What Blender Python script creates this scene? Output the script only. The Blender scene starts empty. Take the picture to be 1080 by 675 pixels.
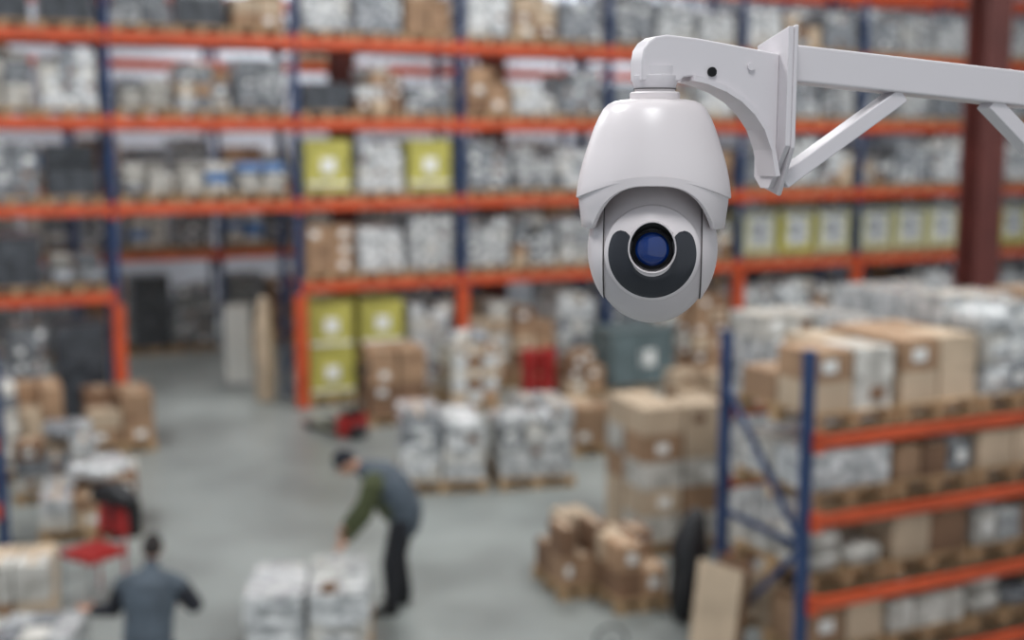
import bpy, math, random
import numpy as np
from mathutils import Matrix, Vector
random.seed(7)
sc = bpy.context.scene
sc.view_settings.view_transform = 'Standard'
sc.view_settings.exposure = 0.0

# ------------------------------------------------------------------ materials
def lin(c):
    return tuple(((x/255)/12.92 if x/255 <= 0.04045 else ((x/255+0.055)/1.055)**2.4) for x in c)
MATS = {}
def mat(name, col, rough=0.6, metal=0.0, nscale=0, namt=0.0, bump=0.0, bscale=None, coat=0.0, detail=3, col2=None, spec=None, rand=0.0):
    if name in MATS: return MATS[name]
    m = bpy.data.materials.new(name); m.use_nodes = True
    nt = m.node_tree; b = nt.nodes['Principled BSDF']
    c = lin(col)
    b.inputs['Base Color'].default_value = (*c, 1)
    b.inputs['Roughness'].default_value = rough
    b.inputs['Metallic'].default_value = metal
    b.inputs['Coat Weight'].default_value = coat
    if spec is not None: b.inputs['Specular IOR Level'].default_value = spec
    tc = nt.nodes.new('ShaderNodeTexCoord')
    if nscale:
        n = nt.nodes.new('ShaderNodeTexNoise'); n.inputs['Scale'].default_value = nscale
        n.inputs['Detail'].default_value = detail
        nt.links.new(tc.outputs['Object'], n.inputs['Vector'])
        r = nt.nodes.new('ShaderNodeValToRGB')
        r.color_ramp.elements[0].position = 0.35; r.color_ramp.elements[1].position = 0.65
        c2 = lin(col2) if col2 else tuple(x*(1-namt) for x in c)
        c1 = c if col2 else tuple(min(1, x*(1+namt*0.5)) for x in c)
        r.color_ramp.elements[0].color = (*c2, 1); r.color_ramp.elements[1].color = (*c1, 1)
        nt.links.new(n.outputs['Fac'], r.inputs['Fac'])
        out = r.outputs['Color']
        if rand:
            oi = nt.nodes.new('ShaderNodeObjectInfo')
            mr = nt.nodes.new('ShaderNodeMapRange'); mr.inputs['To Min'].default_value = 1-rand; mr.inputs['To Max'].default_value = 1.0
            nt.links.new(oi.outputs['Random'], mr.inputs['Value'])
            vm = nt.nodes.new('ShaderNodeVectorMath'); vm.operation='SCALE'
            nt.links.new(out, vm.inputs[0]); nt.links.new(mr.outputs['Result'], vm.inputs['Scale']); out = vm.outputs['Vector']
        nt.links.new(out, b.inputs['Base Color'])
    if bump:
        n2 = nt.nodes.new('ShaderNodeTexNoise'); n2.inputs['Scale'].default_value = bscale or 8
        n2.inputs['Detail'].default_value = 3
        nt.links.new(tc.outputs['Object'], n2.inputs['Vector'])
        bp = nt.nodes.new('ShaderNodeBump'); bp.inputs['Strength'].default_value = bump
        bp.inputs['Distance'].default_value = 0.03
        nt.links.new(n2.outputs['Fac'], bp.inputs['Height'])
        nt.links.new(bp.outputs['Normal'], b.inputs['Normal'])
    MATS[name] = m; return m

M_ORANGE = mat('rack_orange_paint', (204, 84, 46), 0.42, nscale=3, namt=0.18)
M_BLUE = mat('rack_blue_paint', (38, 62, 102), 0.45, nscale=3, namt=0.2)
M_MAROON = mat('column_red_oxide', (96, 46, 40), 0.65, nscale=2, namt=0.2)
M_WOOD = mat('pallet_wood', (176, 146, 110), 0.8, nscale=6, namt=0.3)
M_CARD = mat('cardboard', (172, 138, 108), 0.8, nscale=2.5, namt=0.22, rand=.25)
M_CARD2 = mat('cardboard_pale', (202, 180, 154), 0.8, nscale=2.5, namt=0.2, rand=.2)
M_CARD3 = mat('cardboard_dark', (134, 102, 78), 0.8, nscale=2.5, namt=0.25, rand=.25)
M_TAPE = mat('label_paper', (232, 232, 228), 0.6)
M_WRAP = mat('stretch_wrap_white', (236, 237, 236), 0.22, nscale=9, col2=(158, 161, 163), bump=0.9, bscale=10, rand=.36, coat=.5)
M_WRAPG = mat('stretch_wrap_grey', (172, 176, 180), 0.25, nscale=9, col2=(92, 96, 102), bump=0.9, bscale=10, rand=.4, coat=.5)
M_WRAPD = mat('stretch_wrap_dark', (80, 84, 90), 0.3, nscale=6, col2=(42, 45, 50), bump=0.7, bscale=8, coat=.3)
M_SACK = mat('sack_white', (228, 225, 217), 0.5, nscale=6, col2=(170, 166, 158), bump=0.5, bscale=7, rand=.25)
M_YEL = mat('carton_yellow', (188, 180, 90), 0.55, nscale=3, namt=0.25)
M_YEL2 = mat('carton_pale_yellow', (206, 203, 158), 0.55, nscale=3, namt=0.2, rand=.2)
M_BLUEP = mat('film_blue', (90, 130, 180), 0.4)
M_BLACK = mat('black_plastic', (22, 23, 26), 0.5, nscale=6, namt=0.3)
M_RED = mat('red_paint', (160, 38, 36), 0.45)
M_STEEL = mat('galvanised_steel', (160, 162, 165), 0.35, metal=0.8)
M_GREYG = mat('grey_green_crate', (100, 114, 116), 0.6, nscale=2, namt=0.2)

# ------------------------------------------------------------------ mesh builder
class MB:
    def __init__(s): s.v=[]; s.f=[]; s.m=[]; s.mats=[]; s.M=Matrix.Identity(4)
    def mi(s, m):
        if m not in s.mats: s.mats.append(m)
        return s.mats.index(m)
    def add(s, vs, fs, m):
        o=len(s.v); i=s.mi(m)
        s.v += [tuple(s.M @ Vector(p)) for p in vs]
        s.f += [tuple(o+k for k in f) for f in fs]; s.m += [i]*len(fs)
    def box(s, c, d, m, rz=0, ry=0, rx=0, jit=0):
        hx,hy,hz = d[0]/2,d[1]/2,d[2]/2
        R = Matrix.Rotation(rz,3,'Z')@Matrix.Rotation(ry,3,'Y')@Matrix.Rotation(rx,3,'X')
        vs=[]
        for z in(-hz,hz):
            for x,y in((-hx,-hy),(hx,-hy),(hx,hy),(-hx,hy)):
                p=R@Vector((x,y,z)); vs.append((c[0]+p.x+random.uniform(-jit,jit),c[1]+p.y+random.uniform(-jit,jit),c[2]+p.z))
        s.add(vs,[(3,2,1,0),(4,5,6,7),(0,1,5,4),(1,2,6,5),(2,3,7,6),(3,0,4,7)],m)
    def bar(s, a, b, w, h, m):
        a=Vector(a);b=Vector(b);d=(b-a);L=d.length;t=d.normalized()
        ref=Vector((0,0,1)) if abs(t.z)<0.99 else Vector((1,0,0))
        sd=t.cross(ref).normalized();up=sd.cross(t).normalized()
        vs=[]
        for p in(a,b):
            for x,y in((-1,-1),(1,-1),(1,1),(-1,1)): vs.append(p+sd*x*w/2+up*y*h/2)
        s.add(vs,[(3,2,1,0),(4,5,6,7),(0,1,5,4),(1,2,6,5),(2,3,7,6),(3,0,4,7)],m)
    def ell(s, c, r, m, seg=14, rings=8, p=1.0, noise=0, zmin=-2):
        vs=[];fs=[]
        sg=lambda a: math.copysign(abs(a)**p,a)
        for i in range(rings+1):
            th=math.pi*i/rings
            for j in range(seg):
                ph=2*math.pi*j/seg
                n=1+random.uniform(-noise,noise)
                z=max(zmin, sg(math.cos(th)))
                vs.append((c[0]+r[0]*sg(math.sin(th))*sg(math.cos(ph))*n,c[1]+r[1]*sg(math.sin(th))*sg(math.sin(ph))*n,c[2]+r[2]*z*(1 if i in(0,rings) else n)))
        for i in range(rings):
            for j in range(seg):
                k=(j+1)%seg
                fs.append((i*seg+j,(i+1)*seg+j,(i+1)*seg+k,i*seg+k))
        s.add(vs,fs,m)
    def tube(s, pts, radii, m, seg=14, lat=None, cap=True):
        P=[Vector(p) for p in pts]; R=[(r,r) if not isinstance(r,(tuple,list)) else r for r in radii]
        T=[]
        for i in range(len(P)):
            a=P[max(0,i-1)];b=P[min(len(P)-1,i+1)];T.append((b-a).normalized())
        if cap:
            a0=min(R[0]);a1=min(R[-1])
            P=[P[0]-T[0]*a0*0.92,P[0]-T[0]*a0*0.6]+P+[P[-1]+T[-1]*a1*0.6,P[-1]+T[-1]*a1*0.92]
            R=[(R[0][0]*.35,R[0][1]*.35),(R[0][0]*.8,R[0][1]*.8)]+R+[(R[-1][0]*.8,R[-1][1]*.8),(R[-1][0]*.35,R[-1][1]*.35)]
            T=[T[0],T[0]]+T+[T[-1],T[-1]]
        l=Vector(lat) if lat else None; vs=[]; prev=None
        for p,r,t in zip(P,R,T):
            if l: sd=(l-t*l.dot(t)).normalized()
            else:
                if prev is None:
                    ref=Vector((0,0,1)) if abs(t.z)<0.9 else Vector((1,0,0)); sd=t.cross(ref).normalized()
                else: sd=(prev-t*prev.dot(t)).normalized()
            prev=sd; up=t.cross(sd)
            for j in range(seg):
                a=2*math.pi*j/seg; vs.append(p+sd*r[0]*math.cos(a)+up*r[1]*math.sin(a))
        n=len(P);fs=[]
        for i in range(n-1):
            for j in range(seg):
                k=(j+1)%seg; fs.append((i*seg+j,i*seg+k,(i+1)*seg+k,(i+1)*seg+j))
        fs.append(tuple(range(seg-1,-1,-1)));fs.append(tuple((n-1)*seg+j for j in range(seg)))
        s.add(vs,fs,m)
    def lathe(s, prof, m, seg=64, axis='Z', c=(0,0,0), zup=1.0):
        vs=[];fs=[]
        for r,h in prof:
            for j in range(seg):
                a=2*math.pi*j/seg
                if axis=='Z': vs.append((c[0]+r*math.cos(a),c[1]+r*math.sin(a),c[2]+h))
                elif axis=='Y':
                    z=r*math.sin(a); z=z*zup if z>0 else z
                    vs.append((c[0]+r*math.cos(a),c[1]+h,c[2]+z))
                else: vs.append((c[0]+h,c[1]+r*math.cos(a),c[2]+r*math.sin(a)))
        for i in range(len(prof)-1):
            for j in range(seg):
                k=(j+1)%seg; fs.append((i*seg+j,i*seg+k,(i+1)*seg+k,(i+1)*seg+j))
        s.add(vs,fs,m)
    def obj(s, name, loc=(0,0,0), rz=0, parent=None, smooth=None, bevel=0, scale=None):
        me=bpy.data.meshes.new(name); me.from_pydata(s.v,[],s.f)
        for m in s.mats: me.materials.append(m)
        me.polygons.foreach_set('material_index', s.m)
        me.validate(); me.update()
        import bmesh
        bm=bmesh.new(); bm.from_mesh(me); bmesh.ops.recalc_face_normals(bm,faces=bm.faces); bm.to_mesh(me); bm.free()
        if smooth is not None:
            me.polygons.foreach_set('use_smooth',[True]*len(me.polygons)); me.set_sharp_from_angle(angle=math.radians(smooth))
        o=bpy.data.objects.new(name,me); sc.collection.objects.link(o)
        o.location=loc; o.rotation_euler=(0,0,rz)
        if scale: o.scale=(scale,)*3
        if parent: o.parent=parent
        if bevel:
            b=o.modifiers.new('bevel','BEVEL'); b.width=bevel; b.segments=3; b.limit_method='ANGLE'; b.angle_limit=math.radians(35)
        return o
def empty(name, loc=(0,0,0), rz=0, scale=1):
    e=bpy.data.objects.new(name,None); sc.collection.objects.link(e); e.location=loc; e.rotation_euler=(0,0,rz); e.scale=(scale,)*3; e.empty_display_size=0.1
    return e

# ------------------------------------------------------------------ room frame (rack grid)
PHI=math.radians(24.6); CS,SN=math.cos(PHI),math.sin(PHI)
A=(-3.5,20.2)
def W(s,d,z=0,o=A): return (o[0]+s*CS-d*SN, o[1]+s*SN+d*CS, z)

# floor
M_FLOOR = mat('concrete_floor', (140,145,142), 0.38, nscale=0.45, namt=0.32, detail=7, bump=0.05, bscale=3)
b=MB(); b.box((5,-7.5,-0.1),(34,37,0.2),M_FLOOR); b.obj('floor',W(0,0),PHI)
M_WALL = mat('corrugated_sheet', (206,212,220), 0.35, metal=0.15, nscale=0.6, namt=0.15)
def corrugated(name, L, H, loc, rz, m):
    b=MB(); vs=[];fs=[]; n=int(L/0.3)
    for i in range(n):
        x0=-L/2+i*L/n; w=L/n
        for dx,dy in((0,0),(.35,0),(.5,-.08),(.85,-.08)): 
            vs.append((x0+dx*w,dy,0)); vs.append((x0+dx*w,dy,H))
    vs.append((L/2,0,0));vs.append((L/2,0,H))
    for i in range(len(vs)//2-1): fs.append((2*i,2*i+2,2*i+3,2*i+1))
    b.add(vs,fs,m)
    b.box((0,0.1,H/2),(L,0.15,H),m)
    return b.obj(name,loc,rz)
HC=10.5
corrugated('wall_back',34,HC,W(5,11),PHI,M_WALL)
corrugated('wall_left',37,HC,W(-12,-7.5),PHI+math.pi/2,M_WALL)
corrugated('wall_right',37,HC,W(22,-7.5),PHI-math.pi/2,M_WALL)
b=MB(); b.box((5,-7.5,HC+0.1),(34,37,0.2),mat('ceiling_panel',(170,172,176),0.7,nscale=1,namt=0.05)); b.obj('ceiling',W(0,0),PHI)

# ------------------------------------------------------------------ loads
def pallet(b,w=0.9,d=1.1,z=0):
    n=7
    for i in range(n): b.box((-w/2+w*(i+.5)/n,0,z+.13),(w/n*.78,d,.02),M_WOOD)
    for y in(-d/2+.06,0,d/2-.06):
        b.box((0,y,z+.11),(w,.1,.02),M_WOOD)
        for x in(-w/2+.06,0,w/2-.06): b.box((x,y,z+.06),(.11,.1,.08),M_WOOD)
        b.box((0,y,z+.01),(w,.1,.02),M_WOOD)
def cartons(b,w,d,h,z,mats,nx=2,ny=2,nz=3,rag=.25,label=True):
    cw,cd,ch=w/nx,d/ny,h/nz
    for k in range(nz):
        for i in range(nx):
            for j in range(ny):
                if k==nz-1 and nz>1 and random.random()<rag: continue
                m=random.choice(mats); rz=random.uniform(-.04,.04)
                c=(-w/2+cw*(i+.5)+random.uniform(-.006,.006),-d/2+cd*(j+.5),z+ch*(k+.5)); dd=(cw*.93,cd*.93,ch*.985)
                b.box(c,dd,m,rz)
                if label:
                    b.box((c[0],c[1],c[2]+dd[2]/2+.001),(.05,dd[1]*.99,.003),M_CARD2,rz)
                    if random.random()<.6:
                        b.box((c[0]+random.uniform(-.2,.2)*cw,c[1]-dd[1]/2-.004,c[2]),(min(.14,cw*.35),.008,min(.1,ch*.4)),random.choice((M_TAPE,M_TAPE,M_CARD3)),rz)
def sacks(b,w,d,h,z,m,nx=2,ny=2,nz=4,m2=None,drop=.3):
    for k in range(nz):
        for i in range(nx):
            for j in range(ny):
                if k==nz-1 and random.random()<drop: continue
                mm=m2 if (m2 and random.random()<.25) else m
                b.ell((-w/2+w/nx*(i+.5)+random.uniform(-.02,.02),-d/2+d/ny*(j+.5),z+h/nz*(k+.5)),(w/nx*.5,d/ny*.5,h/nz*.56),mm,14,8,.55,.03)
def load(kind,loc,rz,w=.86,d=1.0,h=.85,name=None):
    b=MB(); pallet(b,w,d)
    z=.14; hh=h-.14; ww=w*.96; dd=d*.96
    if kind=='C': cartons(b,ww,dd,hh,z,[M_CARD,M_CARD,M_CARD2,M_CARD3],random.choice((2,2,3)),2,max(1,round(hh/.26))); nm='pallet_of_cardboard_boxes'
    elif kind=='P': cartons(b,ww,dd,hh,z,[M_CARD2,M_CARD2,M_SACK,M_CARD],2,2,max(1,round(hh/.28)),.15); nm='pallet_of_pale_cartons'
    elif kind=='M':
        cartons(b,ww,dd,hh*.8,z,[M_CARD2,M_SACK,M_WRAP,M_CARD,M_WRAPG,M_CARD3],3,2,max(1,round(hh/.24)),.35); nm='pallet_of_mixed_cartons'
        for q in range(4): b.ell((random.uniform(-.28,.28)*ww,random.uniform(-.3,.3)*dd,z+hh*.84),(ww*.2,dd*.2,hh*.1+.02),random.choice((M_WRAP,M_SACK,M_WRAPG)),12,7,.6,.04)
    elif kind=='Y':
        cartons(b,ww,dd,hh,z,[M_YEL],1,2,max(1,round(hh/.75)),0,False); nm='pallet_of_yellow_cartons'
        for q in range(max(1,round(hh/.75))):
            zz=z+hh/max(1,round(hh/.75))*(q+.5); b.box((0,-dd/2+.008,zz),(.24,.012,.24),M_TAPE)
            b.box((0,-dd/2+.006,zz-.3),(ww*.9,.012,.05),M_TAPE)
    elif kind=='Q':
        cartons(b,ww,dd,hh,z,[M_YEL2,M_YEL2,M_YEL],1,2,1,0,False); nm='pallet_of_yellow_cartons'
        b.box((0,-dd/2+.008,z+hh*.5),(.5,.012,hh*.66),M_WRAP); b.box((0,-dd/2+.008,z+hh*.93),(ww*.9,.012,.1),M_WRAPG)
        b.box((0,-dd/2+.0,z+hh*.5),(.2,.012,hh*.2),M_WRAPG)
    elif kind in 'WG':
        mm=M_WRAP if kind=='W' else M_WRAPG
        nz=max(1,round(hh/.24))
        cartons(b,ww,dd,hh,z,[mm,mm,M_SACK if kind=='W' else M_WRAP,mm,M_WRAPG],random.choice((2,3)),2,nz,.3,hh>.7)
        sacks(b,ww*1.0,dd*1.0,hh*.9,z+.02,mm,2,2,3); nm='pallet_of_wrapped_goods'
    elif kind=='D': cartons(b,ww,dd,hh,z,[M_WRAPD,M_WRAPG,M_WRAPD],1,2,2,.2,False); nm='pallet_of_wrapped_goods'
    elif kind=='B': sacks(b,ww,dd,hh,z,M_SACK,2,2,max(2,round(hh/.16)),M_BLUEP); nm='pallet_of_sacks'
    else: sacks(b,ww,dd,hh,z,M_SACK,2,2,max(2,round(hh/.17)),M_WRAPG); nm='pallet_of_sacks'
    return b.obj(name or nm,loc,rz,smooth=50)

# ------------------------------------------------------------------ racks
BAY=2.89; LV=[2.1,3.45,4.77,6.06,7.35]
def rack(name,o,n0,n1,bay,levels,H,depth=1.1,skip=(),guards=(),bh=.14,pw=.1,loc_rz=PHI):
    b=MB()
    for n in range(n0,n1+1):
        x=n*bay
        for y in(0,depth):
            b.box((x,y,H/2),(pw,.08,H),M_BLUE); b.box((x,y,.01),(pw*1.6,.14,.02),M_BLUE)
        z=.25; k=0; st=min(1.1,depth)
        while z+st<H:
            b.bar((x,0,z),(x,depth,z),.04,.04,M_BLUE)
            b.bar((x,(0 if k%2 else depth),z),(x,(depth if k%2 else 0),z+st),.04,.04,M_BLUE); z+=st;k+=1
        if n in guards:
            b.box((x,-.07,LV[0]*.45+.02),(.17,.06,LV[0]*.9),M_ORANGE)
            for sx in(-.085,.085): b.box((x+sx,.0,LV[0]*.45+.02),(.012,.14,LV[0]*.9),M_ORANGE)
    for n in range(n0,n1):
        for i,z in enumerate(levels):
            if (n,i) in skip: continue
            for y in(-.06,depth+.06):
                b.box(((n+.5)*bay,y,z-bh/2),(bay-pw*.6,.05,bh),M_ORANGE)
                for e in(n*bay+.06,(n+1)*bay-.06): b.box((e,y-.01,z-bh/2),(.07,.06,bh*1.7),M_ORANGE)
    return b.obj(name,(o[0],o[1],0),loc_rz)
rack('pallet_rack',A,-3,7,BAY,LV,8.3,skip={(-1,0)},guards=(-1,0,1,3,4,5,6),bh=.15)
spec={(-3,0):'GGC',(-3,1):'DDD',(-3,2):'GDD',(-3,3):'WWW',(-3,4):'DDD',
 (-2,0):'GGD',(-2,1):'DDS',(-2,2):'DGD',(-2,3):'WSW',(-2,4):'DDD',
 (-1,2):'SBB',(-1,3):'SMG',(-1,4):'GDC',
 (0,0):'YYW',(0,1):'CWW',(0,2):'YWY',(0,3):'DMG',(0,4):'WGC',
 (1,0):'PCW',(1,1):'WMW',(1,2):'GWW',(1,3):'CWG',(1,4):'WCG',
 (2,0):'GMC',(2,1):'WGM',(2,2):'WGC',(2,3):'GMW',(2,4):'GWW',
 (3,0):'WWM',(3,1):'QQQ',(3,2):'GWM',(3,3):'WGW',(3,4):'WMG',
 (4,0):'WMW',(4,1):'QQQ',(4,2):'MGW',(4,3):'GWG',(4,4):'GWW',
 (5,0):'WWG',(5,1):'QQQ',(5,2):'WWG',(5,3):'WGW',(5,4):'GWW',
 (6,0):'WWW',(6,1):'QQQ',(6,2):'WWG',(6,3):'WGW',(6,4):'GWW'}
for (n,l),ks in spec.items():
    z=[0]+LV; z=z[l]
    for i,k in enumerate(ks):
        h=random.uniform(.76,1.08)
        if k in 'Y': h=1.0
        if l==3: h=random.uniform(.55,.95)
        if (n,l)==(-1,2): h=.62
        if l==0: h=random.uniform(1.4,1.75)
        if l==0 and k=='Y': h=1.75
        if k=='S' and l!=3: h=min(h,.72)
        if (n,l)==(-2,3): h=1.0
        if k=='Q': h=.98
        if (n,l)==(-2,1): h=.55 if k=='S' else .9
        s=n*BAY+.1+(BAY-.2)*(i+.5)/3
        load(k,W(s,.55,z+.001),PHI,w=.84,d=1.02,h=h)

# second, deeper rack row
o2=W(0,6.4)
rack('pallet_rack',o2,-3,7,BAY,LV,8.3,skip=(),bh=.13)
for n in range(-3,7):
    for l in range(5):
        z=([0]+LV)[l]
        for i in range(3):
            k=random.choice('CGDDSBGC' if n<1 else 'WGGCSDM')
            if random.random()<((0 if n<1 else .1) if l<3 else .8): continue
            s=n*BAY+.1+(BAY-.2)*(i+.5)/3
            p=W(s,.55,z+.001,(o2[0],o2[1])); load(k,p,PHI,w=.84,d=1.0,h=random.uniform(1.3,1.8) if (l==0) else random.uniform(.75,1.05))

# right foreground rack
RR=(2.23,9.1); L2=[.30,.92,1.58,2.20]
rack('shelving_rack',RR,0,2,2.7,L2,2.86,depth=1.08,bh=.09,pw=.075)
rs={0:'CMS',1:'SCM',2:'WMP',3:'PPW'}
for n in(0,1):
    for l in range(4):
        for i in range(3):
            k=rs[l][i] if n==0 else random.choice('CPWSM')
            h=random.uniform(.42,.5)
            if l==3: h=[.62,.66,.9][i] if n==0 else .9
            s=n*2.7+.06+2.58*(i+.5)/3
            b=load(k,W(s,.54,L2[l]+.001,RR),PHI,w=.83,d=1.0,h=h)
# taller stack behind right rack
load('W',W(1.75,2.3,0,RR),PHI,w=1.1,d=1.1,h=2.75,name='stack_of_wrapped_goods')
load('W',W(3.0,2.3,0,RR),PHI,w=1.1,d=1.1,h=2.95,name='stack_of_wrapped_goods')

# left foreground rack
RL=(-5.24,12.3)
rack('shelving_rack',RL,-1,0,2.7,[.7,1.4,2.0],2.2,depth=1.0,bh=.09,pw=.09)
for i in range(3): load('C',W(-2.6+.85*i+.4,.5,.701,RL),PHI,w=.8,d=.9,h=.5)

# H columns
def hcol(name,loc,w,H,rz):
    b=MB(); b.box((0,-w/2,H/2),(w,.04,H),M_MAROON); b.box((0,w/2,H/2),(w,.04,H),M_MAROON); b.box((0,0,H/2),(.04,w-.04,H),M_MAROON)
    b.box((0,0,.015),(w*1.4,w*1.4,.03),M_MAROON)
    return b.obj(name,loc,rz)
hcol('steel_column',(5.64,14.9,0),.34,HC,PHI)
hcol('steel_column',W(1.9,3.7,0),.42,HC,PHI)
hcol('steel_column',W(5.1,3.7,0),.42,HC,PHI)

# ------------------------------------------------------------------ floor goods
load('W',(-1.78,10.4,0),.1,w=1.1,d=1.1,h=.64)
load('C',(.58,11.85,0),.35,w=.52,d=.75,h=.72)
load('C',(1.12,11.5,0),.35,w=.55,d=.75,h=.66)
load('P',(1.68,13.3,0),.35,w=1.05,d=1.0,h=1.62)
load('W',(-.95,15.7,0),.15,w=1.15,d=1.1,h=1.0)
load('W',(.22,15.9,0),.2,w=1.0,d=1.1,h=1.05)
load('C',(1.2,17.5,0),.3,w=.95,d=.9,h=.7)
load('P',(3.1,19.8,0),.35,w=1.0,d=.9,h=.7)
load('C',(-1.9,19.35,0),.3,w=.95,d=.9,h=1.2)
load('M',(-.75,20.35,0),.4,w=.85,d=.8,h=1.35)
load('C',(1.15,21.2,0),.4,w=.7,d=.8,h=.8)
load('C',(-6.9,17.2,0),PHI,w=.95,d=1.0,h=1.0)
load('C',(-5.75,17.6,0),PHI,w=.95,d=1.0,h=.85)
load('S',(-7.0,15.9,0),PHI,w=.95,d=1.0,h=1.3)
load('M',(-4.85,13.75,0),.3,w=1.1,d=1.0,h=.8)
load('M',(-5.75,15.2,0),.3,w=1.0,d=1.0,h=.9)
load('P',(-4.35,10.45,0),.2,w=.62,d=.62,h=.8)
load('W',(-3.78,9.42,0),.1,w=.66,d=.66,h=.57)

# grey-green crate
b=MB(); b.box((0,0,.6),(1.3,.8,.95),M_GREYG); pallet(b,1.3,.8)
for x in(-.62,0,.62): b.box((x,-.42,.6),(.06,.04,.98),M_GREYG)
b.box((0,0,1.1),(1.36,.86,.05),M_GREYG); b.box((.1,-.425,.6),(.3,.02,.3),M_TAPE)
b.obj('grey_storage_crate',(2.15,21.95,0),PHI,bevel=.01)
# tall wrapped roll
b=MB(); b.tube([(0,0,.05),(0.02,0,.6),(-.02,0,1.2),(0,0,1.7)],[(.2,.17),(.23,.18),(.2,.16),(.12,.1)],M_CARD2,12)
b.obj('wrapped_carpet_roll',(-4.25,20.9,0),.2,smooth=60)
b=MB(); b.box((0,0,.75),(.5,.06,1.5),M_SACK,rx=-.06); b.box((0,-.03,.75),(.44,.02,1.4),M_TAPE,rx=-.06); b.box((0,.05,.02),(.6,.3,.04),M_STEEL)
b.obj('white_panel',(-5.0,22.2,0),.2)
def pallet_truck(loc,rz,s=1):
    b=MB()
    for x in(-.18,.18):
        b.box((x,.3,.09),(.15,.95,.06),M_WRAPD); b.lathe([(0,-.05),(.05,-.05),(.05,.05),(0,.05)],M_BLACK,16,'X',(x,.7,.05))
    b.box((0,-.22,.2),(.46,.16,.3),M_RED); b.box((0,-.22,.37),(.3,.14,.1),M_BLACK); b.lathe([(0,-.12),(.1,-.12),(.1,.12),(0,.12)],M_BLACK,20,'X',(0,-.36,.1))
    b.bar((0,-.3,.3),(0,-.5,1.05),.04,.04,M_BLACK); b.bar((-.14,-.52,1.12),(.14,-.52,1.12),.035,.035,M_BLACK)
    b.bar((-.14,-.52,1.12),(0,-.5,1.0),.03,.03,M_BLACK); b.bar((.14,-.52,1.12),(0,-.5,1.0),.03,.03,M_BLACK)
    return b.obj('hand_pallet_truck',loc,rz)
pallet_truck((-2.55,18.3,0),.7)
b=MB()
for x,y in((0,0),(.33,.05)):
    for zz in(0,.45): b.lathe([(0,zz+.01),(.15,zz+.01),(.16,zz+.04),(.15,zz+.2),(.16,zz+.22),(.15,zz+.4),(.12,zz+.43),(0,zz+.43)],M_RED,20,'Z',(x,y,0))
b.obj('stack_of_red_canisters',(.3,20.9,0),.2,smooth=40)

# black bagged bundle
b=MB(); b.tube([(0,0,.16),(.03,0,.4),(.02,0,.7),(.08,.02,.95)],[(.2,.17),(.22,.18),(.2,.17),(.1,.1)],M_BLACK,14)
b.tube([(-.06,-.1,.1),(-.02,-.1,.4),(.05,-.06,.7)],[(.14,.1),(.14,.11),(.08,.06)],M_BLACK,12)
b.obj('black_rubbish_bag',(1.63,11.05,0),0,smooth=60)
# leaning boards
b=MB()
for i,(w,h,m) in enumerate(((.42,.95,M_CARD2),(.38,.85,M_CARD),(.3,1.0,M_CARD3))): b.box((i*.03,.06*i,h/2+.003),(w,.03,h),m,rx=-.12,ry=.03)
b.obj('cardboard_sheets',(1.66,9.65,.03),-.75)
b=MB(); b.box((0,0,.2),(.36,.04,.4),M_CARD2,rx=-.3); b.box((0,.12,.17),(.3,.03,.34),M_CARD2,rx=-.3); b.box((0,-.03,.05),(.38,.03,.06),M_WOOD,rx=-.3)
b.obj('wooden_board',(1.64,9.1,.03),-.2)
b=MB(); pts=[(.14*math.cos(a),0,.15+.14*math.sin(a)) for a in [i*math.pi/12 for i in range(25)]]
b.tube(pts,[.012]*25,M_BLACK,8,cap=False)
for a in range(0,360,60): b.bar((0,0,.15),(.14*math.cos(math.radians(a)),0,.15+.14*math.sin(math.radians(a))),.01,.01,M_STEEL)
b.box((0,.08,.01),(.2,.2,.02),M_BLACK); b.bar((0,.08,.01),(0,0,.15),.02,.02,M_BLACK)
b.obj('hand_wheel',(.85,10.1,0),.2)
b=MB(); b.lathe([(.03,0),(.07,0),(.07,.06),(.03,.06),(.03,0)],M_CARD3,24); b.obj('tape_roll',(-1.55,10.0,.64),0,smooth=40)

# chair with jacket
b=MB()
for x in(-.2,.2):
    b.tube([(x,-.22,0),(x,-.2,.45)],[.014,.014],M_STEEL,8); b.tube([(x,.2,0),(x,.2,.45),(x,.26,.92)],[.014]*3,M_RED,8)
    b.tube([(x,-.2,.2),(x,.2,.2)],[.01,.01],M_STEEL,8)
b.box((0,0,.47),(.46,.44,.06),M_RED); b.box((0,.245,.75),(.42,.05,.28),M_RED,rx=-.12)
b.tube([(-.22,.27,.95),(0,.28,1.0),(.22,.27,.95)],[(.1,.1),(.12,.12),(.1,.1)],M_BLACK,12)
b.tube([(-.2,.33,.85),(-.2,.34,.6)],[(.09,.05),(.07,.04)],M_BLACK,10); b.tube([(.0,.34,.9),(0,.34,.55)],[(.16,.04),(.15,.04)],M_BLACK,10); b.tube([(.2,.33,.85),(.2,.34,.6)],[(.09,.05),(.07,.04)],M_BLACK,10)
b.obj('red_chair',(-4.05,11.5,0),-.6,smooth=50,bevel=.008)

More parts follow.
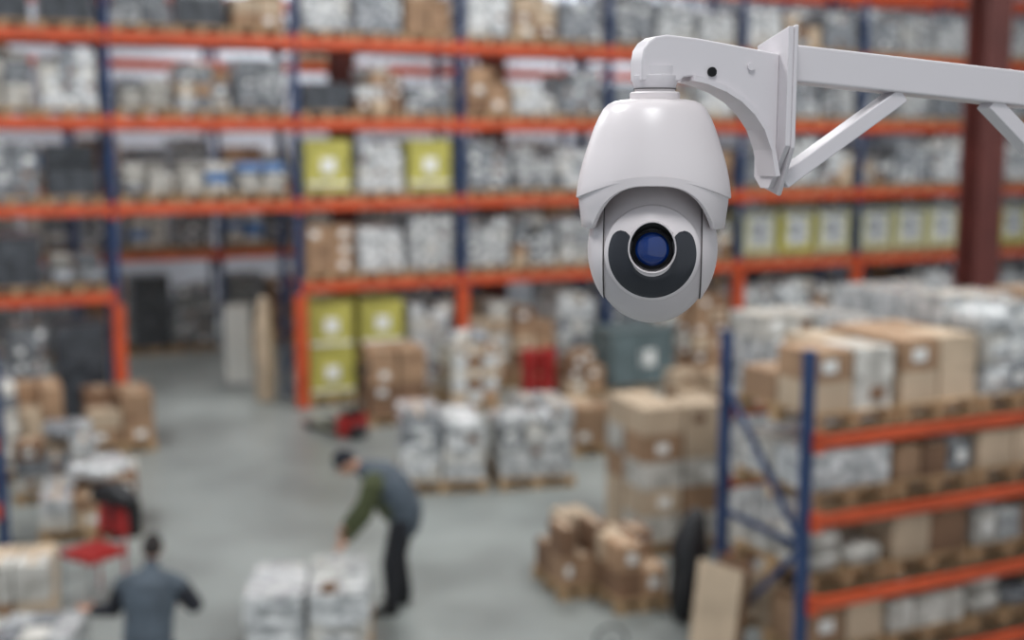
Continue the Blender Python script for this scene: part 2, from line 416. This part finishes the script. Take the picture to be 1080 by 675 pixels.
# ------------------------------------------------------------------ people
M_SKIN=mat('skin',(190,144,120),.55); M_HAIR=mat('hair_dark',(38,32,30),.8,nscale=40,namt=.4)
M_CAP=mat('knit_cap',(30,33,42),.9,nscale=30,namt=.3); M_VEST=mat('vest_grey_blue',(74,84,94),.75,nscale=6,namt=.3,bump=.4,bscale=12)
M_OLIVE=mat('sleeve_olive',(70,76,46),.85,nscale=6,namt=.2,bump=.3,bscale=12); M_TROU=mat('trousers_dark',(30,31,36),.85,nscale=6,namt=.2,bump=.3,bscale=10)
M_SHIRT=mat('shirt_dark',(34,36,44),.85,nscale=6,namt=.2,bump=.3,bscale=12); M_SHOE=mat('shoe_black',(24,22,22),.6); M_EYE=mat('eye_white',(230,228,224),.3); M_LIP=mat('lips',(160,96,88),.5)
def basis(fwd,up):
    f=Vector(fwd).normalized(); u=Vector(up); r=f.cross(u).normalized(); u=r.cross(f)
    return Matrix((( r.x,f.x,u.x,0),(r.y,f.y,u.y,0),(r.z,f.z,u.z,0),(0,0,0,1)))
def head(b,c,fwd,up,cap=False):
    b.M=Matrix.Translation(c)@basis(fwd,up)   # local x right, y forward, z up
    vs=[];fs=[];S,Rn=24,16
    for i in range(Rn+1):
        th=math.pi*i/Rn
        for j in range(S):
            ph=2*math.pi*j/S; x=math.sin(th)*math.cos(ph);y=math.sin(th)*math.sin(ph);z=math.cos(th)
            k=1-max(0,-z)*.28; yy=y*.096*(1-max(0,-z)*.12 if y>0 else 1-max(0,-z)*.35)
            if y>.7: yy*=.96
            vs.append((x*.076*k,yy+(.012 if z<-.5 and y>0 else 0),z*.118))
    for i in range(Rn):
        for j in range(S):
            k=(j+1)%S; fs.append((i*S+j,(i+1)*S+j,(i+1)*S+k,i*S+k))
    b.add(vs,fs,M_SKIN)
    b.tube([(0,.088,.015),(0,.1,-.01),(0,.112,-.03)],[.008,.011,.014],M_SKIN,8)
    for s in(-1,1):
        b.ell((s*.03,.083,.008),(.013,.01,.009),M_EYE,10,6); b.ell((s*.03,.091,.008),(.005,.004,.005),M_HAIR,8,5)
        b.tube([(s*.016,.093,.028),(s*.045,.082,.026)],[.004,.003],M_HAIR,6)
        b.ell((s*.078,-.004,-.005),(.01,.02,.031),M_SKIN,10,8)
    b.tube([(-.022,.086,-.058),(0,.092,-.056),(.022,.086,-.058)],[.005,.007,.005],M_LIP,8)
    vs=[];fs=[];n=9
    for i in range(n+1):
        for j in range(S):
            ph=2*math.pi*j/S; fr=math.sin(ph)
            lim=math.radians(96 - 34*max(0,fr) + 28*max(0,-fr)) if not cap else math.radians(92-16*max(0,fr)+10*max(0,-fr))
            th=lim*i/n; g=1.07 if not cap else 1.13
            vs.append((math.sin(th)*math.cos(ph)*.077*g,math.sin(th)*math.sin(ph)*.098*g-.004,math.cos(th)*.118*g*(1.0 if not cap else 1.04)))
    for i in range(n):
        for j in range(S):
            k=(j+1)%S; fs.append((i*S+j,(i+1)*S+j,(i+1)*S+k,i*S+k))
    b.add(vs,fs,M_CAP if cap else M_HAIR)
    if cap: b.tube([(-.05,.1,.03),(0,.13,.028),(.05,.1,.03)],[(.02,.006)]*3,M_CAP,8,lat=(0,1,0))
    b.M=Matrix.Identity(4)
def hand(b,wrist,d,thumbdir,curl=.5):
    d=Vector(d).normalized(); t=Vector(thumbdir); t=(t-d*t.dot(d)).normalized(); nrm=d.cross(t)
    Mx=Matrix(((d.x,t.x,nrm.x,wrist[0]),(d.y,t.y,nrm.y,wrist[1]),(d.z,t.z,nrm.z,wrist[2]),(0,0,0,1)))
    b.M=Mx
    b.tube([(-.03,0,0),(.02,0,0),(.06,0,0),(.085,0,0)],[(.024,.02),(.034,.017),(.041,.015),(.038,.012)],M_SKIN,12,lat=(0,1,0))
    for y,L in((.03,.072),(.010,.08),(-.010,.075),(-.030,.06)):
        p=Vector((.085,y,0)); pts=[p-Vector((.02,0,0)),p]; a=0
        for q in(.45,.32,.23):
            a+=curl*.7; p=p+Vector((math.cos(a),0,-math.sin(a)))*L*q; pts.append(p)
        b.tube(pts,[.009,.0095,.009,.008,.007],M_SKIN,8,lat=(0,1,0))
    b.tube([(.015,.022,0),(.045,.05,-.01),(.07,.06,-.022),(.088,.06,-.032)],[.013,.012,.010,.008],M_SKIN,8)
    b.M=Matrix.Identity(4)
def person(name,loc,rz,tubes,parts,extra):
    b=MB()
    for pts,rad,lat,m in tubes: b.tube(pts,rad,M_SKIN,16,lat)
    tmp=b.obj('tmp_body')
    r=tmp.modifiers.new('r','REMESH'); r.mode='VOXEL'; r.voxel_size=.013; r.use_smooth_shade=True
    s=tmp.modifiers.new('s','SMOOTH'); s.factor=.5; s.iterations=5
    dg=bpy.context.evaluated_depsgraph_get(); me=bpy.data.meshes.new_from_object(tmp.evaluated_get(dg))
    bpy.data.objects.remove(tmp)
    n=len(me.polygons); cen=np.empty(n*3); me.polygons.foreach_get('center',cen); cen=cen.reshape(-1,3)
    best=np.full(n,1e9); idx=np.zeros(n,int); ml=[]
    for pts,rad,lat,m in tubes:
        mm=m if isinstance(m,list) else [m]*(len(pts)-1)
        for i in range(len(pts)-1):
            a=np.array(pts[i]);c=np.array(pts[i+1]);ab=c-a
            t=np.clip(((cen-a)@ab)/(ab@ab),0,1)[:,None]; dist=np.linalg.norm(cen-(a+t*ab),axis=1)
            r0=max(rad[i]) if isinstance(rad[i],tuple) else rad[i]; r1=max(rad[i+1]) if isinstance(rad[i+1],tuple) else rad[i+1]
            dist=dist/(r0+(r1-r0)*t[:,0])
            if mm[i] not in ml: ml.append(mm[i])
            k=dist<best; best[k]=dist[k]; idx[k]=ml.index(mm[i])
    me.materials.clear()
    for m in ml: me.materials.append(m)
    me.polygons.foreach_set('material_index',idx.astype(np.int32)); me.polygons.foreach_set('use_smooth',[True]*n); me.update()
    root=empty(name,loc,rz)
    o=bpy.data.objects.new('body',me); sc.collection.objects.link(o); o.parent=root
    b=MB(); extra(b); o=b.obj('head_and_hands',parent=root,smooth=60)
    return root
Yv=(0,1,0)
# man bending over the pallet (faces -X)
tA=[
 ([(.18,0,.86),(.18,0,.98),(.14,0,1.10),(.06,0,1.22),(-.05,0,1.32),(-.15,0,1.36)],[(.20,.155),(.21,.175),(.215,.175),(.235,.175),(.225,.155),(.13,.11)],Yv,M_VEST),
 ([(.07,0,1.00),(-.01,0,1.13),(-.10,0,1.25)],[(.19,.13),(.21,.13),(.2,.11)],Yv,M_OLIVE),
 ([(-.14,0,1.35),(-.23,0,1.40),(-.29,-.01,1.42)],[.08,.065,.058],None,[M_OLIVE,M_SKIN]),
 ([(.17,-.09,.90),(.06,-.12,.50),(.07,-.13,.12)],[(.12,.125),(.085,.09),(.065,.07)],Yv,M_TROU),
 ([(.17,.09,.90),(.10,.13,.50),(.16,.15,.12)],[(.12,.125),(.085,.09),(.065,.07)],Yv,M_TROU),
 ([(.09,-.13,.05),(-.03,-.135,.045),(-.13,-.14,.035)],[(.045,.05),(.048,.045),(.042,.032)],Yv,M_SHOE),
 ([(.18,.15,.05),(.06,.155,.045),(-.04,.16,.035)],[(.045,.05),(.048,.045),(.042,.032)],Yv,M_SHOE),
 ([(-.07,-.14,1.32),(-.09,-.22,1.28),(-.18,-.27,1.0),(-.32,-.2,.79)],[.11,.105,.08,.052],None,[M_OLIVE,M_OLIVE,M_OLIVE]),
 ([(-.07,.14,1.32),(-.09,.22,1.28),(-.2,.26,1.0),(-.38,.14,.81)],[.11,.105,.08,.052],None,[M_OLIVE,M_OLIVE,M_OLIVE]),
]
def exA(b):
    head(b,(-.36,-.02,1.445),(-.7,-.12,-.7),(-.6,0,.75),cap=True)
    hand(b,(-.33,-.2,.775),(-.45,-.1,-.62),(-.5,.5,0),.45)
    hand(b,(-.39,.14,.795),(-.40,-.25,-.62),(-.5,-.5,0),.45)
person('man_bending',(-1.19,11.2,0),0,tA,None,exA)
# man kneeling (faces away, +Y)
X=(1,0,0)
tB=[
 ([(0,-.02,.36),(0,0,.46),(0,.05,.6),(0,.1,.74),(0,.14,.86),(0,.16,.92)],[(.2,.15),(.2,.155),(.2,.15),(.22,.155),(.21,.14),(.12,.09)],X,M_VEST),
 ([(0,.16,.91),(-.01,.2,.99),(-.01,.23,1.03)],[.07,.058,.055],None,[M_SHIRT,M_SKIN]),
 ([(-.1,0,.36),(-.15,.36,.12)],[(.11,.11),(.075,.075)],X,M_TROU),
 ([(.1,0,.36),(.15,.36,.12)],[(.11,.11),(.075,.075)],X,M_TROU),
 ([(-.15,.36,.085),(-.12,-.05,.075)],[.068,.055],X,M_TROU),
 ([(.15,.36,.085),(.12,-.05,.075)],[.068,.055],X,M_TROU),
 ([(-.12,-.06,.07),(-.12,-.24,.055)],[(.045,.05),(.04,.035)],X,M_SHOE),
 ([(.12,-.06,.07),(.12,-.24,.055)],[(.045,.05),(.04,.035)],X,M_SHOE),
 ([(-.14,.14,.87),(-.22,.14,.83),(-.32,.16,.63),(-.5,.24,.59)],[.095,.09,.072,.05],None,[M_VEST,M_SHIRT,M_SHIRT]),
 ([(.14,.14,.87),(.22,.15,.83),(.34,.18,.66),(.22,.4,.6)],[.095,.09,.072,.05],None,[M_VEST,M_SHIRT,M_SHIRT]),
]
def exB(b):
    head(b,(-.01,.26,1.12),(-.2,1,-.35),(0,.35,1))
    hand(b,(-.51,.25,.598),(-.8,.3,-.06),(.3,.8,0),.2)
    hand(b,(.215,.41,.595),(-.3,.9,-.25),(-.8,-.2,0),.5)
person('man_kneeling',(-2.93,9.45,-0.0),0,tB,None,exB)

# ------------------------------------------------------------------ PTZ security camera (local px-like units)
SC=1.6/1300
M_PTZ=mat('camera_shell_white',(222,215,216),.33,nscale=60,namt=.02)
M_PTZ2=mat('camera_shell_inner',(206,199,200),.4)
M_BRK=mat('bracket_white_paint',(216,211,214),.42,nscale=40,namt=.02)
M_GLASS=mat('ir_window_smoked',(50,52,58),.25,spec=.4)
M_DARK=mat('lens_barrel_black',(7,7,9),.35,spec=.3)
M_LENS=mat('lens_glass_blue',(10,46,112),.06,coat=.6)
M_GAP=mat('panel_gap',(84,80,80),.7)
cam_e=empty('security_camera',(.1834,1.608,4.339),0,SC)
RF=Matrix.Rotation(math.radians(-6.6),4,'Z')
prof=[(112,21),(94,21),(93.5,34),(92,42),(89,48.5),(84,53.5),(76,58),(66,62.5),(52,67.5),(38,72),(25,75.8),(10,79),(0,80.5),(-8,81.3),(-40,81.5)]
def rp(z):
    for (z0,r0),(z1,r1) in zip(prof,prof[1:]):
        if z0>=z>=z1: return r0+(r1-r0)*(z0-z)/(z0-z1)
    return prof[-1][1]
def zs(th):
    x=abs(math.cos(th)); return (13-21*x*x) if math.sin(th)<0 else -8
def zb(th):
    x=abs(80*math.cos(th))
    if math.sin(th)<0 and x<67: return 7-45*(x/67)**3
    return -38
b=MB(); b.M=RF
N=160; rings=[112,103,94.01,93.8,93.5,92.8,92,90.5,89,86.5,84,80,76,71,66,59,52,45,38,30,22]; vs=[];fs=[];rows=[]
for j in range(N):
    th=2*math.pi*j/N; e=zs(th); col=[(rp(z) if z<94 else (21 if z>94.005 else 24),z) for z in rings]
    for q in(.33,.66,.93): z=22+(e-22)*q; col.append((rp(max(z,e)),z))
    col.append((rp(e)-.2,e-.1)); col.append((rp(e)-1.4,e-.6)); col.append((rp(e)-4,e-.6))
    rows.append([(r*math.cos(th),r*math.sin(th),z) for r,z in col])
m=len(rows[0])
vs=[p for r in rows for p in r]
for j in range(N):
    k=(j+1)%N
    for i in range(m-1): fs.append((j*m+i,j*m+i+1,k*m+i+1,k*m+i))
b.add(vs,fs,M_PTZ)
b.obj('dome_housing',parent=cam_e,smooth=50)
b=MB(); b.M=RF; rows=[]
for j in range(N):
    th=2*math.pi*j/N; e0=zs(th)+3;e1=zb(th); col=[]
    for q in(0,.25,.5,.75,1): 
        z=e0+(e1-e0)*q; r=78.9-max(0,(-8-z))*.12; col.append((r,z))
    r=col[-1][0]; col.append((r-.8,e1-.8)); col.append((r-4,e1-.8)); col.append((r-5,e1)); col.append((r-7,e0+6)); col.append((r-14,e0+9)); col.append((20,e0+12))
    rows.append([(r*math.cos(th),r*math.sin(th),z) for r,z in col])
m=len(rows[0]); vs=[p for r in rows for p in r]; fs=[]
for j in range(N):
    k=(j+1)%N
    for i in range(m-1): fs.append((j*m+i,j*m+i+1,k*m+i+1,k*m+i))
b.add(vs,fs,M_PTZ); b.obj('skirt_ring',parent=cam_e,smooth=40)
# tilt head
b=MB(); b.M=RF@Matrix.Translation((0,0,-62)); 
b.ell((0,0,0),(66,66,79),M_PTZ2,72,48)
b.obj('tilt_head',parent=cam_e,smooth=60)
b=MB(); b.M=RF@Matrix.Translation((0,0,-62))
for sgn in(-1,1):
    vs=[];fs=[]
    a0=math.acos(51/68.5); pr=[(49.5,math.sin(a0)*.9)]+[(51,math.sin(a0)*.985)]+[(68.5*math.cos(a0*(1-i/10)),math.sin(a0*(1-i/10))) for i in range(11)]
    K=72
    for x,rr in pr:
        for j in range(K):
            a=2*math.pi*j/K; vs.append((sgn*x,68.5*rr*math.cos(a),80.5*rr*math.sin(a)))
    for i in range(len(pr)-1):
        for j in range(K):
            k=(j+1)%K; fs.append((i*K+j,i*K+k,(i+1)*K+k,(i+1)*K+j))
    b.add(vs,fs,M_PTZ)
    b.tube([(sgn*50.2,-43.6*math.cos(a),52.2*math.sin(a)) for a in [math.radians(-85+i*170/40) for i in range(41)]],[.6]*41,M_GAP,8,lat=(1,0,0))
b.obj('yoke_covers',parent=cam_e,smooth=35)
# face plate (domed disc), centre (0,-62), radius 49
LZ=5
def capy(x,z,R=71.5): return -math.sqrt(max(1,R*R-x*x-(z*.93)**2))
b=MB(); b.M=RF@Matrix.Translation((0,0,-62)); vs=[];fs=[];K=96
rr=[0.01]+list(range(2,46,2))+[47.5,48.7,49,49]; nr=len(rr)
for i,r in enumerate(rr):
    for j in range(K):
        a=2*math.pi*j/K; x,z=r*math.cos(a),r*math.sin(a)
        y=capy(x,z)
        if i==nr-3: y+=.5
        if i==nr-2: y+=1.6
        if i==nr-1: y+=12
        zz=(z-LZ); zz=zz/1.18 if zz>0 else zz
        if math.hypot(x,zz)<23: y=-60
        vs.append((x,y,z))
for i in range(nr-1):
    for j in range(K):
        k=(j+1)%K; fs.append((i*K+j,i*K+k,(i+1)*K+k,(i+1)*K+j))
b.add(vs,fs,M_PTZ); b.obj('face_plate',parent=cam_e,smooth=35)
# horseshoe IR window
b=MB(); b.M=RF@Matrix.Translation((0,0,-62)); vs=[];fs=[]
hw=11.5; rc=33.2; a0=math.radians(158); a1=math.radians(382); ext=hw/rc*.95
n=72; Wn=8
for i in range(n+1):
    a=a0-ext+(a1-a0+2*ext)*i/n
    d=0
    if a<a0: d=(a0-a)*rc/hw
    if a>a1: d=(a-a1)*rc/hw
    h=hw*math.sqrt(max(0.02,1-min(1,d/.97)**2))
    for w in range(Wn+1):
        q=-1+2*w/Wn; r=rc+h*q; x,z=r*math.cos(a),r*math.sin(a)-1; vs.append((x,capy(x,z)-.9+(.9 if w in(0,Wn) else 0),z))
for i in range(n):
    for w in range(Wn): p=i*(Wn+1)+w; fs.append((p,p+1,p+Wn+2,p+Wn+1))
b.add(vs,fs,M_GLASS); b.obj('infrared_window',parent=cam_e,smooth=60)
# lens
b=MB(); b.M=RF@Matrix.Translation((0,0,-62+LZ))
b.lathe([(24.6,-58),(24.4,-71),(24.1,-73.5),(23.7,-74.6),(23.1,-74.6),(22.6,-73.8),(22.2,-60)],M_PTZ,72,'Y',zup=1.2)
b.obj('lens_hood',parent=cam_e,smooth=40)
b=MB(); b.M=RF@Matrix.Translation((0,0,-62+LZ))
b.lathe([(22.6,-64),(21.5,-63.6),(14,-63)],M_DARK,72,'Y',zup=1.2)
b.lathe([(21,-63),(20.8,-70.5),(20,-71.2),(19.3,-70),(18.6,-70.2),(18,-68.8),(17.2,-69),(17,-64)],M_DARK,72,'Y')
b.obj('lens_barrel',parent=cam_e,smooth=30)
b=MB(); b.M=RF@Matrix.Translation((0,0,-62+LZ))
b.lathe([(.01,-70.5),(4,-70.3),(8,-69.6),(12,-68.5),(15,-67.2),(17.1,-65.9)],M_LENS,64,'Y')
b.obj('lens_glass',parent=cam_e,smooth=60)
b=MB(); b.M=RF
b.lathe([(24,93.6),(26,94),(26,100),(24.5,101.5),(21,101.5)],M_PTZ,64); b.lathe([(21.6,104),(22.2,104),(22.2,105.2),(21.6,105.2)],M_GAP,64)
b.lathe([(20,100),(22,108),(23.5,112),(23.5,118),(20,119)],M_BRK,64)
b.obj('mount_collar',parent=cam_e,smooth=35)
# gooseneck bracket
RA_=Matrix.Rotation(math.radians(15),4,'Z')
def extr(b,poly,t0,t1,m):
    n=len(poly); vs=[(x,t0,z) for x,z in poly]+[(x,t1,z) for x,z in poly]
    fs=[tuple(range(n)),tuple(range(2*n-1,n-1,-1))]+[(i,(i+1)%n,(i+1)%n+n,i+n) for i in range(n)]
    b.add(vs,fs,m)
b=MB(); b.M=RA_
poly=[(-21,112),(-21.5,132),(-19.5,144),(-14,152),(-6,157),(6,159),(40,156),(80,150),(133,142),(133,14),(129,40),(121,62),(109,80),(92,95),(72,106),(50,114),(34,117),(25,116),(21,112)]
extr(b,poly,-17,17,M_BRK)
g=b.obj('gooseneck_bracket',parent=cam_e,smooth=30,bevel=.0)
bv=g.modifiers.new('bevel','BEVEL'); bv.width=5*1; bv.segments=4; bv.limit_method='ANGLE'; bv.angle_limit=math.radians(50)
b=MB(); b.M=RA_
b.tube([(0,0,110),(0,0,128)],[21,21],M_BRK,40,cap=False)
rib=[(133,14),(127,42),(118,64),(106,80),(90,94),(72,104),(50,112),(34,115)]
for (xa,za),(xb,zb_) in zip(rib,rib[1:]): b.bar((xa,0,za),(xb,0,zb_),44,5,M_BRK)
b.lathe([(0,-19),(5,-19),(5,-17),(6,-16)],M_DARK,24,'Y',(56,0,122))
b.lathe([(0,-19.5),(4,-19.5),(4,-16)],M_BRK,24,'Y',(100,0,128))
b.obj('bracket_details',parent=cam_e,smooth=40)
b=MB(); b.M=RA_
def plate(b,x0,x1,poly,m):
    n=len(poly); vs=[(x0,y,z) for y,z in poly]+[(x1,y,z) for y,z in poly]
    fs=[tuple(range(n)),tuple(range(2*n-1,n-1,-1))]+[(i,(i+1)%n,(i+1)%n+n,i+n) for i in range(n)]
    b.add(vs,fs,m)
plate(b,133,139,[(-36,169),(36,154),(36,12),(20,0),(0,0),(-36,46)],M_BRK)
b.obj('mounting_flange',parent=cam_e,bevel=.8)
# support arm
arm_e=empty('camera_support_arm',(.1834,1.608,4.339),0,SC)
b=MB(); b.M=RA_
plate(b,139.2,144,[(-38,171),(38,156),(38,2),(-10,-8),(-38,44)],M_BRK)
b.bar((144,0,133),(580,0,97),42,38,M_BRK)
b.obj('square_tube',parent=arm_e,bevel=2.5)
b=MB(); b.M=RA_
b.bar((283,-6,101),(143,-6,8),24,17,M_BRK); b.bar((396,-6,94),(580,-6,-60),24,17,M_BRK)
b.obj('braces',parent=arm_e,bevel=1.5)
b=MB(); b.M=RA_; b.box((582,0,20),(8,110,260),M_BRK)
for y in(-40,40):
    for z in(-90,130): b.lathe([(0,-6),(7,-6),(7,0)],M_STEEL,6,'X',(578,y,z))
b.obj('column_plate',parent=arm_e,bevel=1)
ex=.1834+SC*(586*math.cos(math.radians(15))); ey=1.608+SC*586*math.sin(math.radians(15))
hcol('steel_column',(ex+.125*math.cos(.26),ey+.125*math.sin(.26),0),.2,HC,math.radians(105))

# ------------------------------------------------------------------ lamps
M_LAMP=mat('lamp_housing',(210,210,210),.5)
def lamp(x,y,z,sx,sy,e,rz=PHI,col=(.98,.99,1)):
    L=bpy.data.lights.new('led_panel_light','AREA'); L.shape='RECTANGLE'; L.size=sx; L.size_y=sy; L.energy=e; L.color=col
    root=empty('ceiling_lamp',(x,y,z),rz)
    o=bpy.data.objects.new('led_panel_light',L); sc.collection.objects.link(o); o.parent=root
    b=MB(); b.box((0,0,.06),(sx+.1,sy+.1,.08),M_LAMP); b.bar((0,0,.1),(0,0,HC-z),.03,.03,M_STEEL); b.obj('housing',parent=root)
for s in(-7,2,11):
    for d in(-14,-5): lamp(*W(s,d,9.6),2.0,2.0,480)
    lamp(*W(s,3.9,9.6),4,1.4,190)
    lamp(*W(s,9.0,9.6),4,1.0,400)
lamp(-.3,-.6,8.6,1.6,1.6,180)  # added fill light to brighten the security camera, not a known ceiling fixture
w=bpy.data.worlds.new('world'); sc.world=w; w.use_nodes=True
w.node_tree.nodes['Background'].inputs['Color'].default_value=(.88,.94,1,1); w.node_tree.nodes['Background'].inputs['Strength'].default_value=.65

# ------------------------------------------------------------------ camera
cd=bpy.data.cameras.new('photo_camera'); co=bpy.data.objects.new('photo_camera',cd); sc.collection.objects.link(co); sc.camera=co
co.location=(0,0,4.4); co.rotation_euler=(math.radians(90-8.2),0,0)
cd.sensor_width=36; cd.lens=36*1300/1080; cd.clip_start=.05
cd.dof.use_dof=True; cd.dof.focus_distance=1.55; cd.dof.aperture_fstop=2.1
